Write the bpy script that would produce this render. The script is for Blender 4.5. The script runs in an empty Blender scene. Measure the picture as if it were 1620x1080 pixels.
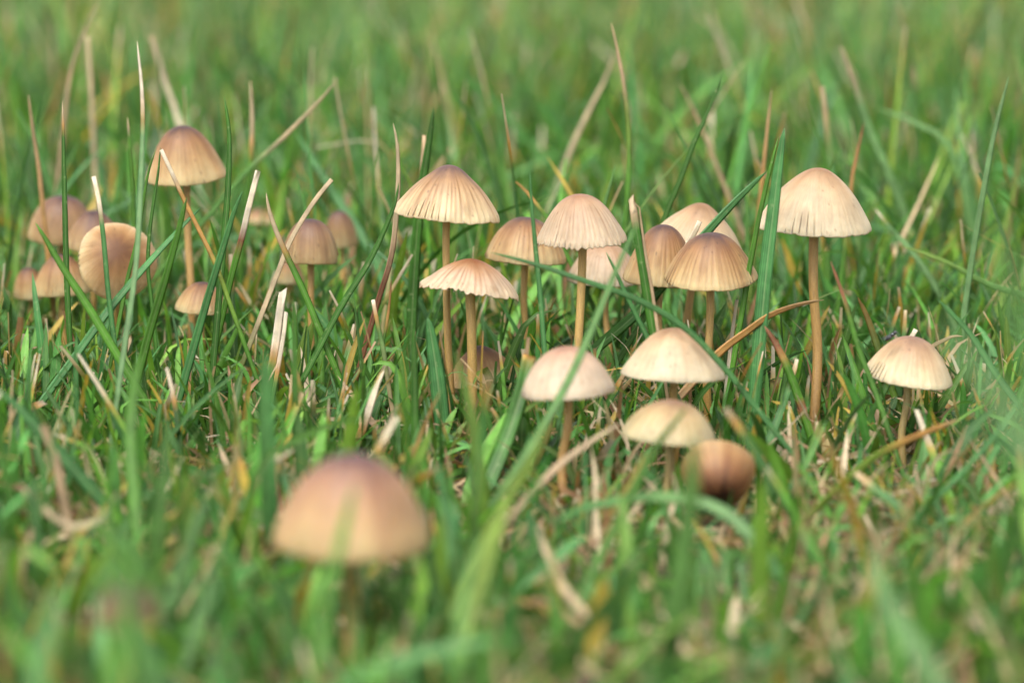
import bpy, math, random
import numpy as np
from mathutils import Vector, Matrix, Quaternion

rng = np.random.default_rng(11)
random.seed(5)
sc = bpy.context.scene
COL = sc.collection
D2R = math.radians

# ------------------------------------------------------------------ camera
CAM_H, PITCH, FPX, FOCUS = 0.123, D2R(11.5), 4770.0, 0.529
cam_d = bpy.data.cameras.new("camera")
cam = bpy.data.objects.new("camera", cam_d); COL.objects.link(cam)
cam.location = (0, -0.53, CAM_H)
cam.rotation_euler = (math.pi/2 - PITCH, 0, 0)
cam_d.sensor_width = 36
cam_d.lens = 36*FPX/1620
cam_d.clip_start = 0.01
cam_d.clip_end = 400
cam_d.dof.use_dof = True
cam_d.dof.focus_distance = FOCUS
cam_d.dof.aperture_fstop = 12.0
sc.camera = cam

# ------------------------------------------------------------------ world, sun, exposure
SUN_EL, SUN_AZ = D2R(62), D2R(-150)
w = bpy.data.worlds.new("World"); sc.world = w; w.use_nodes = True
nt = w.node_tree; nt.nodes.clear()
sky = nt.nodes.new("ShaderNodeTexSky"); sky.sky_type = 'NISHITA'; sky.sun_disc = False
sky.sun_elevation = SUN_EL; sky.sun_rotation = SUN_AZ
sky.air_density = 1.0; sky.dust_density = 4.0; sky.ozone_density = 1.0
hs = nt.nodes.new("ShaderNodeHueSaturation"); hs.inputs['Saturation'].default_value = 0.18
bg = nt.nodes.new("ShaderNodeBackground"); bg.inputs['Strength'].default_value = 0.145
wo = nt.nodes.new("ShaderNodeOutputWorld")
nt.links.new(sky.outputs[0], hs.inputs['Color']); nt.links.new(hs.outputs[0], bg.inputs[0]); nt.links.new(bg.outputs[0], wo.inputs[0])
sd = bpy.data.lights.new("sun", 'SUN'); sd.energy = 1.4; sd.angle = D2R(34); sd.color = (1, .98, .965)
sun = bpy.data.objects.new("sun", sd); COL.objects.link(sun)
# sun_rotation is measured clockwise from +Y
sdir = Vector((math.sin(SUN_AZ)*math.cos(SUN_EL), math.cos(SUN_AZ)*math.cos(SUN_EL), math.sin(SUN_EL)))
sun.rotation_euler = sdir.to_track_quat('Z', 'Y').to_euler()
sun.location = sdir*5
sc.view_settings.view_transform = 'Standard'; sc.view_settings.look = 'None'
sc.view_settings.gamma = 1; sc.view_settings.use_curve_mapping = False
sc.view_settings.exposure = 1.5
sc.render.engine = 'CYCLES'
sc.cycles.use_denoising = True
sc.cycles.max_bounces = 8; sc.cycles.transparent_max_bounces = 8
sc.cycles.diffuse_bounces = 5; sc.cycles.glossy_bounces = 2; sc.cycles.transmission_bounces = 5

# ------------------------------------------------------------------ placing helpers
CP = np.array(cam.location)
FW = np.array([0, math.cos(PITCH), -math.sin(PITCH)])
UP = np.array([0, math.sin(PITCH), math.cos(PITCH)])
RT = np.array([1., 0, 0])

def at(px, py, d):
    """real point seen at picture position (px,py) at distance d along the view axis"""
    return CP + d*(FW + RT*(px-810)/FPX + UP*(540-py)/FPX)

def project(P):
    q = P - CP
    d = q@FW
    return 810 + FPX*(q@RT)/d, 540 - FPX*(q@UP)/d, d

def gz(x, y):
    """soil height"""
    return (0.0012*np.sin(x*61+1.3)*np.cos(y*47+.4) + 0.0009*np.sin(x*143+y*95)
            + 0.004*np.sin(x*9+2)*np.sin(y*7.3+1)*np.clip((np.abs(y)-.15)/.4, 0, 1))

def smooth(a, b, x):
    t = np.clip((x-a)/(b-a), 0, 1)
    return t*t*(3-2*t)

def mesh_obj(name, V, F, mat, parent=None, col=None, uv=None, smoothf=True):
    """V (n,3), F (m,4) or (m,3) array or list; col (n,3) point colours; uv (n,2) per vertex"""
    me = bpy.data.meshes.new(name)
    V = np.asarray(V, dtype=np.float32)
    F = np.asarray(F, dtype=np.int32)
    k = F.shape[1]
    me.vertices.add(len(V)); me.vertices.foreach_set('co', V.ravel())
    me.loops.add(F.size); me.loops.foreach_set('vertex_index', F.ravel())
    me.polygons.add(len(F)); me.polygons.foreach_set('loop_start', np.arange(len(F), dtype=np.int32)*k)
    if smoothf:
        me.polygons.foreach_set('use_smooth', np.ones(len(F), dtype=bool))
    me.update(calc_edges=True); me.validate()
    if col is not None:
        a = me.attributes.new('Col', 'FLOAT_COLOR', 'POINT')
        c4 = np.ones((len(V), 4), dtype=np.float32); c4[:, :3] = col
        a.data.foreach_set('color', c4.ravel())
    if uv is not None:
        u = me.uv_layers.new(name='UVMap')
        u.data.foreach_set('uv', np.asarray(uv, dtype=np.float32)[F.ravel()].ravel())
    me.materials.append(mat)
    o = bpy.data.objects.new(name, me); COL.objects.link(o)
    if parent is not None: o.parent = parent
    return o

def tag(o, label=None, cat=None, group=None, kind=None):
    if label: o['label'] = label
    if cat: o['category'] = cat
    if group: o['group'] = group
    if kind: o['kind'] = kind
    return o

# ------------------------------------------------------------------ materials
def new_mat(name):
    m = bpy.data.materials.new(name); m.use_nodes = True
    n = m.node_tree; n.nodes.clear()
    return m, n, n.nodes, n.links

def grass_material():
    m, n, N, L = new_mat("grass_leaf")
    out = N.new("ShaderNodeOutputMaterial")
    at_ = N.new("ShaderNodeAttribute"); at_.attribute_name = 'Col'
    uv = N.new("ShaderNodeUVMap"); uv.uv_map = 'UVMap'
    sep = N.new("ShaderNodeSeparateXYZ"); L.new(uv.outputs[0], sep.inputs[0])
    rib = N.new("ShaderNodeMath"); rib.operation = 'MULTIPLY'; rib.inputs[1].default_value = 44
    L.new(sep.outputs[0], rib.inputs[0])
    sn = N.new("ShaderNodeMath"); sn.operation = 'SINE'; L.new(rib.outputs[0], sn.inputs[0])
    mr = N.new("ShaderNodeMapRange"); mr.inputs[1].default_value = -1; mr.inputs[2].default_value = 1
    mr.inputs[3].default_value = .74; mr.inputs[4].default_value = 1.16; L.new(sn.outputs[0], mr.inputs[0])
    # streaks and small blotches
    mp = N.new("ShaderNodeMapping"); mp.inputs['Scale'].default_value = (7, 260, 1); L.new(uv.outputs[0], mp.inputs[0])
    geo = N.new("ShaderNodeTexCoord")
    nz = N.new("ShaderNodeTexNoise"); nz.inputs['Scale'].default_value = 420; nz.inputs['Detail'].default_value = 3
    L.new(geo.outputs['Object'], nz.inputs['Vector'])
    mr2 = N.new("ShaderNodeMapRange"); mr2.inputs[1].default_value = .3; mr2.inputs[2].default_value = .7
    mr2.inputs[3].default_value = .78; mr2.inputs[4].default_value = 1.2; L.new(nz.outputs[0], mr2.inputs[0])
    mu = N.new("ShaderNodeMath"); mu.operation = 'MULTIPLY'; L.new(mr.outputs[0], mu.inputs[0]); L.new(mr2.outputs[0], mu.inputs[1])
    vm = N.new("ShaderNodeVectorMath"); vm.operation = 'SCALE'
    L.new(at_.outputs['Color'], vm.inputs[0]); L.new(mu.outputs[0], vm.inputs['Scale'])
    cmpn = N.new("ShaderNodeMath"); cmpn.operation = 'COMPARE'; cmpn.inputs[1].default_value = .5; cmpn.inputs[2].default_value = .045
    L.new(sep.outputs[0], cmpn.inputs[0])
    fl = N.new("ShaderNodeTexNoise"); fl.inputs['Scale'].default_value = 1100; fl.inputs['Detail'].default_value = 1
    L.new(geo.outputs['Object'], fl.inputs['Vector'])
    fr = N.new("ShaderNodeMapRange"); fr.inputs[1].default_value = .68; fr.inputs[2].default_value = .76; L.new(fl.outputs[0], fr.inputs[0])
    ad0 = N.new("ShaderNodeMath"); ad0.operation = 'MULTIPLY_ADD'; ad0.inputs[1].default_value = .30; L.new(cmpn.outputs[0], ad0.inputs[0])
    fm = N.new("ShaderNodeMath"); fm.operation = 'MULTIPLY'; fm.inputs[1].default_value = .35; L.new(fr.outputs[0], fm.inputs[0]); L.new(fm.outputs[0], ad0.inputs[2])
    mxc = N.new("ShaderNodeMix"); mxc.data_type = 'RGBA'; L.new(ad0.outputs[0], mxc.inputs[0]); L.new(vm.outputs[0], mxc.inputs[6])
    mxc.inputs[7].default_value = (.30, .36, .16, 1)
    vm_old = vm
    p = N.new("ShaderNodeBsdfPrincipled"); p.inputs['Roughness'].default_value = .43
    p.inputs['Specular IOR Level'].default_value = .28
    L.new(mxc.outputs[2], p.inputs['Base Color'])
    bp = N.new("ShaderNodeBump"); bp.inputs['Strength'].default_value = .35; bp.inputs['Distance'].default_value = .00006
    L.new(sn.outputs[0], bp.inputs['Height']); L.new(bp.outputs[0], p.inputs['Normal'])
    tr = N.new("ShaderNodeBsdfTranslucent")
    tc = N.new("ShaderNodeMix"); tc.data_type = 'RGBA'; tc.blend_type = 'MULTIPLY'; tc.inputs[0].default_value = 1
    L.new(vm.outputs[0], tc.inputs[6]); tc.inputs[7].default_value = (1.5, 1.45, .8, 1)
    L.new(tc.outputs[2], tr.inputs[0])
    mx = N.new("ShaderNodeMixShader"); mx.inputs[0].default_value = .32
    L.new(p.outputs[0], mx.inputs[1]); L.new(tr.outputs[0], mx.inputs[2]); L.new(mx.outputs[0], out.inputs[0])
    return m

def cap_material():
    m, n, N, L = new_mat("mushroom_cap")
    out = N.new("ShaderNodeOutputMaterial")
    at_ = N.new("ShaderNodeAttribute"); at_.attribute_name = 'Col'
    uv = N.new("ShaderNodeUVMap"); uv.uv_map = 'UVMap'
    mp = N.new("ShaderNodeMapping"); mp.inputs['Scale'].default_value = (90, 5, 1); L.new(uv.outputs[0], mp.inputs[0])
    nz = N.new("ShaderNodeTexNoise"); nz.inputs['Scale'].default_value = 1.6; nz.inputs['Detail'].default_value = 5; nz.inputs['Roughness'].default_value = .65
    L.new(mp.outputs[0], nz.inputs['Vector'])
    tcd = N.new("ShaderNodeTexCoord")
    n2 = N.new("ShaderNodeTexNoise"); n2.inputs['Scale'].default_value = 330; n2.inputs['Detail'].default_value = 5
    L.new(tcd.outputs['Object'], n2.inputs['Vector'])
    mr = N.new("ShaderNodeMapRange"); mr.inputs[1].default_value = .25; mr.inputs[2].default_value = .75
    mr.inputs[3].default_value = .87; mr.inputs[4].default_value = 1.12; L.new(nz.outputs[0], mr.inputs[0])
    mr2 = N.new("ShaderNodeMapRange"); mr2.inputs[1].default_value = .3; mr2.inputs[2].default_value = .7
    mr2.inputs[3].default_value = .87; mr2.inputs[4].default_value = 1.1; L.new(n2.outputs[0], mr2.inputs[0])
    mu = N.new("ShaderNodeMath"); mu.operation = 'MULTIPLY'; L.new(mr.outputs[0], mu.inputs[0]); L.new(mr2.outputs[0], mu.inputs[1])
    vm = N.new("ShaderNodeVectorMath"); vm.operation = 'SCALE'
    L.new(at_.outputs['Color'], vm.inputs[0]); L.new(mu.outputs[0], vm.inputs['Scale'])
    p = N.new("ShaderNodeBsdfPrincipled"); p.inputs['Roughness'].default_value = .5
    p.inputs['Specular IOR Level'].default_value = .3
    p.inputs['Subsurface Weight'].default_value = .45
    p.inputs['Subsurface Radius'].default_value = (1.0, .6, .35)
    p.inputs['Subsurface Scale'].default_value = .0011
    L.new(vm.outputs[0], p.inputs['Base Color'])
    ad = N.new("ShaderNodeMath"); ad.operation = 'ADD'; L.new(nz.outputs[0], ad.inputs[0]); L.new(n2.outputs[0], ad.inputs[1])
    bp = N.new("ShaderNodeBump"); bp.inputs['Strength'].default_value = .4; bp.inputs['Distance'].default_value = .00018
    L.new(ad.outputs[0], bp.inputs['Height']); L.new(bp.outputs[0], p.inputs['Normal'])
    tr = N.new("ShaderNodeBsdfTranslucent"); L.new(vm.outputs[0], tr.inputs[0])
    mx = N.new("ShaderNodeMixShader"); mx.inputs[0].default_value = .18
    L.new(p.outputs[0], mx.inputs[1]); L.new(tr.outputs[0], mx.inputs[2]); L.new(mx.outputs[0], out.inputs[0])
    return m

def stem_material():
    m, n, N, L = new_mat("mushroom_stem")
    out = N.new("ShaderNodeOutputMaterial")
    at_ = N.new("ShaderNodeAttribute"); at_.attribute_name = 'Col'
    uv = N.new("ShaderNodeUVMap"); uv.uv_map = 'UVMap'
    mp = N.new("ShaderNodeMapping"); mp.inputs['Scale'].default_value = (5, 90, 1); L.new(uv.outputs[0], mp.inputs[0])
    nz = N.new("ShaderNodeTexNoise"); nz.inputs['Scale'].default_value = 1.; nz.inputs['Detail'].default_value = 5
    nz.inputs['Roughness'].default_value = .7
    L.new(mp.outputs[0], nz.inputs['Vector'])
    mp2 = N.new("ShaderNodeMapping"); mp2.inputs['Scale'].default_value = (40, 3, 1); L.new(uv.outputs[0], mp2.inputs[0])
    n2 = N.new("ShaderNodeTexNoise"); n2.inputs['Scale'].default_value = 1.5; n2.inputs['Detail'].default_value = 4
    L.new(mp2.outputs[0], n2.inputs['Vector'])
    ad = N.new("ShaderNodeMath"); ad.operation = 'ADD'; L.new(nz.outputs[0], ad.inputs[0]); L.new(n2.outputs[0], ad.inputs[1])
    mr = N.new("ShaderNodeMapRange"); mr.inputs[1].default_value = .7; mr.inputs[2].default_value = 1.3
    mr.inputs[3].default_value = .5; mr.inputs[4].default_value = 1.5; L.new(ad.outputs[0], mr.inputs[0])
    vm = N.new("ShaderNodeVectorMath"); vm.operation = 'SCALE'
    L.new(at_.outputs['Color'], vm.inputs[0]); L.new(mr.outputs[0], vm.inputs['Scale'])
    p = N.new("ShaderNodeBsdfPrincipled"); p.inputs['Roughness'].default_value = .5
    p.inputs['Subsurface Weight'].default_value = .3
    p.inputs['Subsurface Radius'].default_value = (1.0, .55, .25); p.inputs['Subsurface Scale'].default_value = .0007
    L.new(vm.outputs[0], p.inputs['Base Color'])
    bp = N.new("ShaderNodeBump"); bp.inputs['Strength'].default_value = .5; bp.inputs['Distance'].default_value = .00012
    L.new(ad.outputs[0], bp.inputs['Height']); L.new(bp.outputs[0], p.inputs['Normal'])
    L.new(p.outputs[0], out.inputs[0])
    return m

def soil_material():
    m, n, N, L = new_mat("soil")
    out = N.new("ShaderNodeOutputMaterial")
    tcd = N.new("ShaderNodeTexCoord")
    nz = N.new("ShaderNodeTexNoise"); nz.inputs['Scale'].default_value = 160; nz.inputs['Detail'].default_value = 8
    L.new(tcd.outputs['Object'], nz.inputs['Vector'])
    n2 = N.new("ShaderNodeTexNoise"); n2.inputs['Scale'].default_value = 34; n2.inputs['Detail'].default_value = 6
    L.new(tcd.outputs['Object'], n2.inputs['Vector'])
    r1 = N.new("ShaderNodeValToRGB"); e = r1.color_ramp.elements
    e[0].position = .3; e[0].color = (.022, .014, .008, 1); e[1].position = .7; e[1].color = (.13, .085, .045, 1)
    L.new(nz.outputs[0], r1.inputs[0])
    r2 = N.new("ShaderNodeValToRGB"); e = r2.color_ramp.elements
    e[0].position = .38; e[0].color = (0, 0, 0, 1); e[1].position = .6; e[1].color = (1, 1, 1, 1)
    L.new(n2.outputs[0], r2.inputs[0])
    mx = N.new("ShaderNodeMix"); mx.data_type = 'RGBA'; L.new(r2.outputs[0], mx.inputs[0])
    L.new(r1.outputs[0], mx.inputs[6]); mx.inputs[7].default_value = (.05, .085, .02, 1)
    p = N.new("ShaderNodeBsdfPrincipled"); p.inputs['Roughness'].default_value = .9
    L.new(mx.outputs[2], p.inputs['Base Color'])
    bp = N.new("ShaderNodeBump"); bp.inputs['Distance'].default_value = .002; L.new(nz.outputs[0], bp.inputs['Height'])
    L.new(bp.outputs[0], p.inputs['Normal']); L.new(p.outputs[0], out.inputs[0])
    return m

def plain_material(name, c, rough=.5, spec=.5, alpha=None, noise=0):
    m, n, N, L = new_mat(name)
    out = N.new("ShaderNodeOutputMaterial")
    p = N.new("ShaderNodeBsdfPrincipled"); p.inputs['Roughness'].default_value = rough
    p.inputs['Specular IOR Level'].default_value = spec
    tcd = N.new("ShaderNodeTexCoord")
    nz = N.new("ShaderNodeTexNoise"); nz.inputs['Scale'].default_value = 900; L.new(tcd.outputs['Object'], nz.inputs['Vector'])
    r = N.new("ShaderNodeValToRGB"); e = r.color_ramp.elements
    e[0].position = .3; e[0].color = (c[0]*.7, c[1]*.7, c[2]*.7, 1); e[1].position = .7; e[1].color = (c[0]*1.2, c[1]*1.2, c[2]*1.2, 1)
    L.new(nz.outputs[0], r.inputs[0]); L.new(r.outputs[0], p.inputs['Base Color'])
    if alpha: p.inputs['Alpha'].default_value = alpha
    L.new(p.outputs[0], out.inputs[0])
    return m

M_GRASS = grass_material(); M_CAP = cap_material(); M_STEM = stem_material(); M_SOIL = soil_material()
M_FLY = plain_material("fly_shell", (.006, .006, .008), .25, .7)
M_WING = plain_material("fly_wing", (.03, .03, .035), .3, .5, alpha=.5)

# ------------------------------------------------------------------ ground sheet
def make_ground():
    xs = np.concatenate([[-150, -40, -12, -5, -2.5], np.linspace(-1.5, 1.5, 240), [2.5, 5, 12, 40, 150]])
    ys = np.concatenate([[-150, -40, -12, -4], np.linspace(-1.5, 2.5, 280), [4, 8, 20, 60, 200]])
    X, Y = np.meshgrid(xs, ys, indexing='xy')
    Z = gz(X, Y)
    fade = np.clip((3-np.hypot(X, Y))/1.5, 0, 1)
    Z = Z*fade
    V = np.stack([X.ravel(), Y.ravel(), Z.ravel()], 1)
    nx, ny = len(xs), len(ys)
    i, j = np.meshgrid(np.arange(nx-1), np.arange(ny-1))
    a = (j*nx+i).ravel()
    F = np.stack([a, a+1, a+nx+1, a+nx], 1)
    o = mesh_obj('ground', V, F, M_SOIL)
    tag(o, 'dark crumbly soil under the lawn, showing between the grass', 'ground', kind='structure')
make_ground()

# ------------------------------------------------------------------ MUSHROOMS
PROF = {
 'bell': [(0,1),(.15,.985),(.30,.93),(.46,.82),(.60,.67),(.73,.49),(.84,.30),(.93,.13),(1,0)],
 'cone': [(0,1),(.11,.985),(.24,.915),(.38,.80),(.55,.655),(.71,.48),(.85,.28),(.94,.12),(1,0)],
 'tall': [(0,1),(.13,.985),(.27,.92),(.42,.81),(.575,.665),(.72,.485),(.845,.285),(.935,.12),(1,0)],
 'dome': [(0,1),(.18,.98),(.36,.91),(.55,.77),(.71,.60),(.84,.39),(.93,.20),(1,0)],
 'hemi': [(0,1),(.2,.985),(.4,.93),(.6,.81),(.78,.62),(.9,.39),(.97,.17),(1,0)],
 'flat': [(0,1),(.15,.965),(.32,.86),(.50,.70),(.66,.50),(.80,.29),(.91,.11),(1,-.03)],
}
# colour sets: apex, shoulder, skirt, margin, groove
CC = {
 'cream':  [(.20,.125,.12),(.50,.33,.20),(.70,.54,.36),(.80,.68,.49),(.30,.16,.06)],
 'brown':  [(.15,.09,.085),(.40,.235,.13),(.62,.44,.25),(.74,.60,.38),(.28,.14,.05)],
 'purple': [(.13,.08,.09),(.31,.19,.135),(.49,.34,.20),(.64,.49,.30),(.26,.14,.07)],
 'pink':   [(.46,.28,.21),(.62,.45,.35),(.72,.59,.48),(.74,.62,.51),(.50,.33,.23)],
 'tan':    [(.42,.26,.18),(.56,.40,.28),(.66,.53,.41),(.70,.58,.46),(.40,.25,.15)],
 'pale':   [(.42,.27,.17),(.63,.47,.32),(.71,.59,.44),(.75,.66,.52),(.52,.36,.22)],
 'rust':   [(.36,.17,.08),(.52,.33,.20),(.68,.54,.42),(.68,.56,.43),(.36,.19,.10)],
 'yellow': [(.36,.23,.16),(.52,.39,.24),(.62,.52,.33),(.68,.60,.42),(.42,.28,.13)],
 'fore':   [(.20,.12,.13),(.46,.28,.20),(.64,.45,.28),(.70,.56,.34),(.42,.25,.15)],
 'fly':    [(.38,.25,.19),(.54,.38,.26),(.74,.60,.43),(.80,.70,.53),(.50,.33,.18)],
 'dark':   [(.13,.08,.10),(.19,.11,.13),(.28,.16,.14),(.40,.24,.16),(.2,.1,.08)],
 'disc':   [(.24,.12,.05),(.46,.29,.15),(.70,.54,.34),(.78,.66,.46),(.42,.24,.10)],
 'ball':   [(.06,.020,.010),(.36,.19,.09),(.56,.37,.20),(.66,.50,.35),(.26,.13,.08)],
}

def make_cap_mesh(R, H, prof, cols, npl, pleat, rim, seed, s_in=.30, crenate=0.0):
    r_ = np.random.default_rng(seed)
    NT, NR = 288, 44
    P = np.array(PROF[prof], float)
    u = np.linspace(0, 1, len(P))
    # smooth resample of the profile by chord length (Catmull-Rom)
    dd = np.r_[0, np.cumsum(np.hypot(np.diff(P[:,0]), np.diff(P[:,1])*.6))]; dd /= dd[-1]
    s = np.linspace(0, 1, NR)**.85
    def cr(x, v):
        m = np.gradient(v, dd)
        if v[0] == 1: m[0] = 0
        i = np.clip(np.searchsorted(dd, x, side='right')-1, 0, len(dd)-2)
        h = dd[i+1]-dd[i]; t = (x-dd[i])/h
        return ((2*t**3-3*t**2+1)*v[i] + (t**3-2*t**2+t)*h*m[i] + (-2*t**3+3*t**2)*v[i+1] + (t**3-t**2)*h*m[i+1])
    pr, pz = cr(s, P[:,0]), cr(s, P[:,1]); pr[0] = 0; pz[0] = 1
    th = np.linspace(0, 2*np.pi, NT, endpoint=False)
    ph = r_.uniform(0, 6.28, 12)
    warp = th*npl + 1.9*np.sin(3*th+ph[0]) + 1.5*np.sin(5*th+ph[1]) + 1.2*np.sin(11*th+ph[2])
    pl = np.cos(warp)
    amp = .6+.4*np.sin(4*th+ph[3])*np.sin(7*th+ph[4])
    fine = np.cos(2.03*warp+ph[5])*.5
    T, S = np.meshgrid(th, s)
    lump = (.022*np.sin(2*T+ph[6]) + .024*np.sin(3*T+ph[7]))*S + .006*np.sin(5*T+7*S+ph[8])*S
    low = 1 + .035*np.sin(2*T+ph[9])*S + lump
    fade = smooth(s_in, 1, S)**1.2
    rr = pr[:,None]*R*low + R*pleat*fade*((pl*amp)[None,:] + fine[None,:])*.20
    zz = pz[:,None]*H + 0*T
    rimz = (.8*np.sin(2*th+ph[10]) + .35*np.sin(5*th+ph[11]) + .3*np.sin(9*th+ph[2]) + .35*pl*amp + .25*np.sin(23*th+ph[1]) )
    notch = np.clip(np.sin(th*6+ph[4])*np.sin(th*17+ph[0])-.55, 0, 1)*2.2
    zz = zz + R*rim*smooth(.72, 1, S)*(rimz+notch)[None,:]
    # slight roll-in at the very edge + crenation
    rr = rr + R*crenate*smooth(.86, 1, S)*(np.abs(np.sin(warp/2))[None,:]-.5)
    rr = rr - R*.018*smooth(.93, 1, S)
    zz = zz - R*crenate*1.1*smooth(.84, 1, S)*(np.abs(np.sin(warp/2+.4))*(.5+.5*np.sin(3*th+ph[8])*np.sin(8*th+ph[9])))[None,:]
    lean = .05*(1-S)**1.5*R
    X, Y = rr*np.cos(T)+lean*math.cos(ph[0]), rr*np.sin(T)+lean*math.sin(ph[0])
    outer = np.stack([X, Y, zz], -1)
    # inner face
    thick = .05*R*(1-.55*smooth(.3, 1, S)) 
    Xi, Yi = np.maximum(rr-thick*.75, 0)*np.cos(T), np.maximum(rr-thick*.75, 0)*np.sin(T)
    inner = np.stack([Xi, Yi, zz-thick*(1-.75*smooth(.85, 1, S))], -1)
    V = np.concatenate([outer.reshape(-1, 3), inner[::-1].reshape(-1, 3)])
    rows = 2*NR
    i, j = np.meshgrid(np.arange(NT), np.arange(rows-1))
    a = j*NT+i; b = j*NT+(i+1) % NT
    F = np.stack([a, a+NT, b+NT, b], -1).reshape(-1, 4)
    # colours
    c = [np.array(x)**1.28*np.array([.68, .655, .59]) for x in CC[cols]]
    nb = .05*np.sin(3*T+ph[3])+.04*np.sin(7*T+ph[5])+.03*np.sin(13*T+ph[7])
    q = np.clip(S*{'disc': .80, 'cream': .9, 'fore': .9, 'brown': .90, 'purple': .86, 'ball': .7}.get(cols, 1) + nb*(.3+S)*1.0, 0, 1.05)
    def mixc(a_, b_, f): return a_*(1-f[..., None]) + b_*f[..., None]
    C = mixc(c[0], c[1], smooth(.09, .46, q))
    C = mixc(C, c[2], smooth(.34, .74, q))
    C = mixc(C, c[3], smooth(.62, .97, q))
    groove = smooth(-.15, .95, -(pl)[None,:]*np.ones_like(S))
    gl = r_.uniform(.3, 1.15, NT//6+1); gl = np.interp(np.arange(NT), np.arange(len(gl))*6, gl)
    lv = np.interp(np.arange(NT), np.linspace(0, NT, 61), r_.uniform(-.12, .16, 61))[None,:]
    gs = smooth(s_in-.08, s_in+.2, S-lv)*(1-.7*smooth(.6, 1, S))*gl[None,:]
    C = mixc(C, c[4], np.clip(groove*gs*min(1, pleat*26), 0, 1)*.62)
    # blotches (age marks)
    for _ in range(7):
        t0, s0, rad = r_.uniform(0, 6.28), r_.uniform(.2, 1), r_.uniform(.05, .16)
        dth = (T-t0+np.pi) % (2*np.pi)-np.pi
        dist = np.hypot(dth*S, (S-s0))
        C = mixc(C, c[1]*.8, .34*(1-smooth(.3*rad, rad, dist)))
    for _ in range(24):
        t0, s0, rad = r_.uniform(0, 6.28), r_.uniform(.1, 1), r_.uniform(.012, .035)
        dth = (T-t0+np.pi) % (2*np.pi)-np.pi
        C = mixc(C, c[0]*.7, .5*(1-smooth(.3*rad, rad, np.hypot(dth*S, S-s0))))
    C = mixc(C, c[2]*.8, .35*smooth(.975, 1, S))
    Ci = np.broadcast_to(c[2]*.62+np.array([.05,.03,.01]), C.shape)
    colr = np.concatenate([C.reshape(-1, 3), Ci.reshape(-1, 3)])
    UV = np.concatenate([np.stack([T/(2*np.pi), S], -1).reshape(-1, 2)]*2)
    return V, F, colr, UV, (s, pr, pz)

def make_gills(R, H, prof, n, base):
    P = np.array(PROF[prof], float)
    V, F, C = [], [], []
    ks = np.linspace(.13, .955, 6)
    for g in range(n):
        a = 2*math.pi*g/n; short = g % 2
        kk = ks if not short else np.linspace(.5, .95, 6)
        ca, sa = math.cos(a), math.sin(a); t = .006*R
        b0 = len(V)
        for k in kk:
            zt = np.interp(k, P[:,0], P[:,1])*H - .05*R
            zb = zt - R*(.20 if not short else .13)*math.sin(math.pi*min(1, (1.02-k)*1.25 if k > .25 else .95))**.6
            zb = max(zb, min(zt, .02*H))
            for sgn in (-1, 1):
                for z in (zt, zb):
                    V.append((k*R*ca - sgn*t*sa, k*R*sa + sgn*t*ca, z)); C.append(base)
        for q in range(5):
            o = b0+q*4
            F += [(o, o+1, o+5, o+4), (o+2, o+6, o+7, o+3), (o+1, o+3, o+7, o+5)]
    return V, F, C

def sweep(points, radii, nseg=20):
    """smooth tube through points"""
    pts = np.array(points, float); n = len(pts)
    d = np.r_[0, np.cumsum(np.linalg.norm(np.diff(pts, axis=0), axis=1))]
    m = 40
    t = np.linspace(0, d[-1], m)
    def ev(v):
        g = np.gradient(v, d); i = np.clip(np.searchsorted(d, t, side='right')-1, 0, n-2)
        h = d[i+1]-d[i]; x = (t-d[i])/h
        return (2*x**3-3*x**2+1)*v[i]+(x**3-2*x**2+x)*h*g[i]+(-2*x**3+3*x**2)*v[i+1]+(x**3-x**2)*h*g[i+1]
    Q = np.stack([ev(pts[:,k]) for k in range(3)], 1)
    R = np.interp(t/d[-1], np.linspace(0, 1, len(radii)), radii)
    T = np.gradient(Q, axis=0); T /= np.linalg.norm(T, axis=1)[:, None]
    nrm = np.cross(T[0], [0, 1, .1]); nrm /= np.linalg.norm(nrm)
    V, UV = [], []
    L = t
    for i in range(m):
        nrm = nrm - T[i]*nrm.dot(T[i]); nrm /= np.linalg.norm(nrm)
        bn = np.cross(T[i], nrm)
        for k in range(nseg):
            a = 2*math.pi*k/nseg
            V.append(Q[i] + R[i]*(math.cos(a)*nrm + math.sin(a)*bn)); UV.append((abs(k/nseg*2-1), L[i]*100))
    F = []
    for i in range(m-1):
        for k in range(nseg):
            a = i*nseg+k; b = i*nseg+(k+1) % nseg
            F.append((a, b, b+nseg, a+nseg))
    return np.array(V), F, np.array(UV), np.repeat(t/d[-1], nseg)

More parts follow.
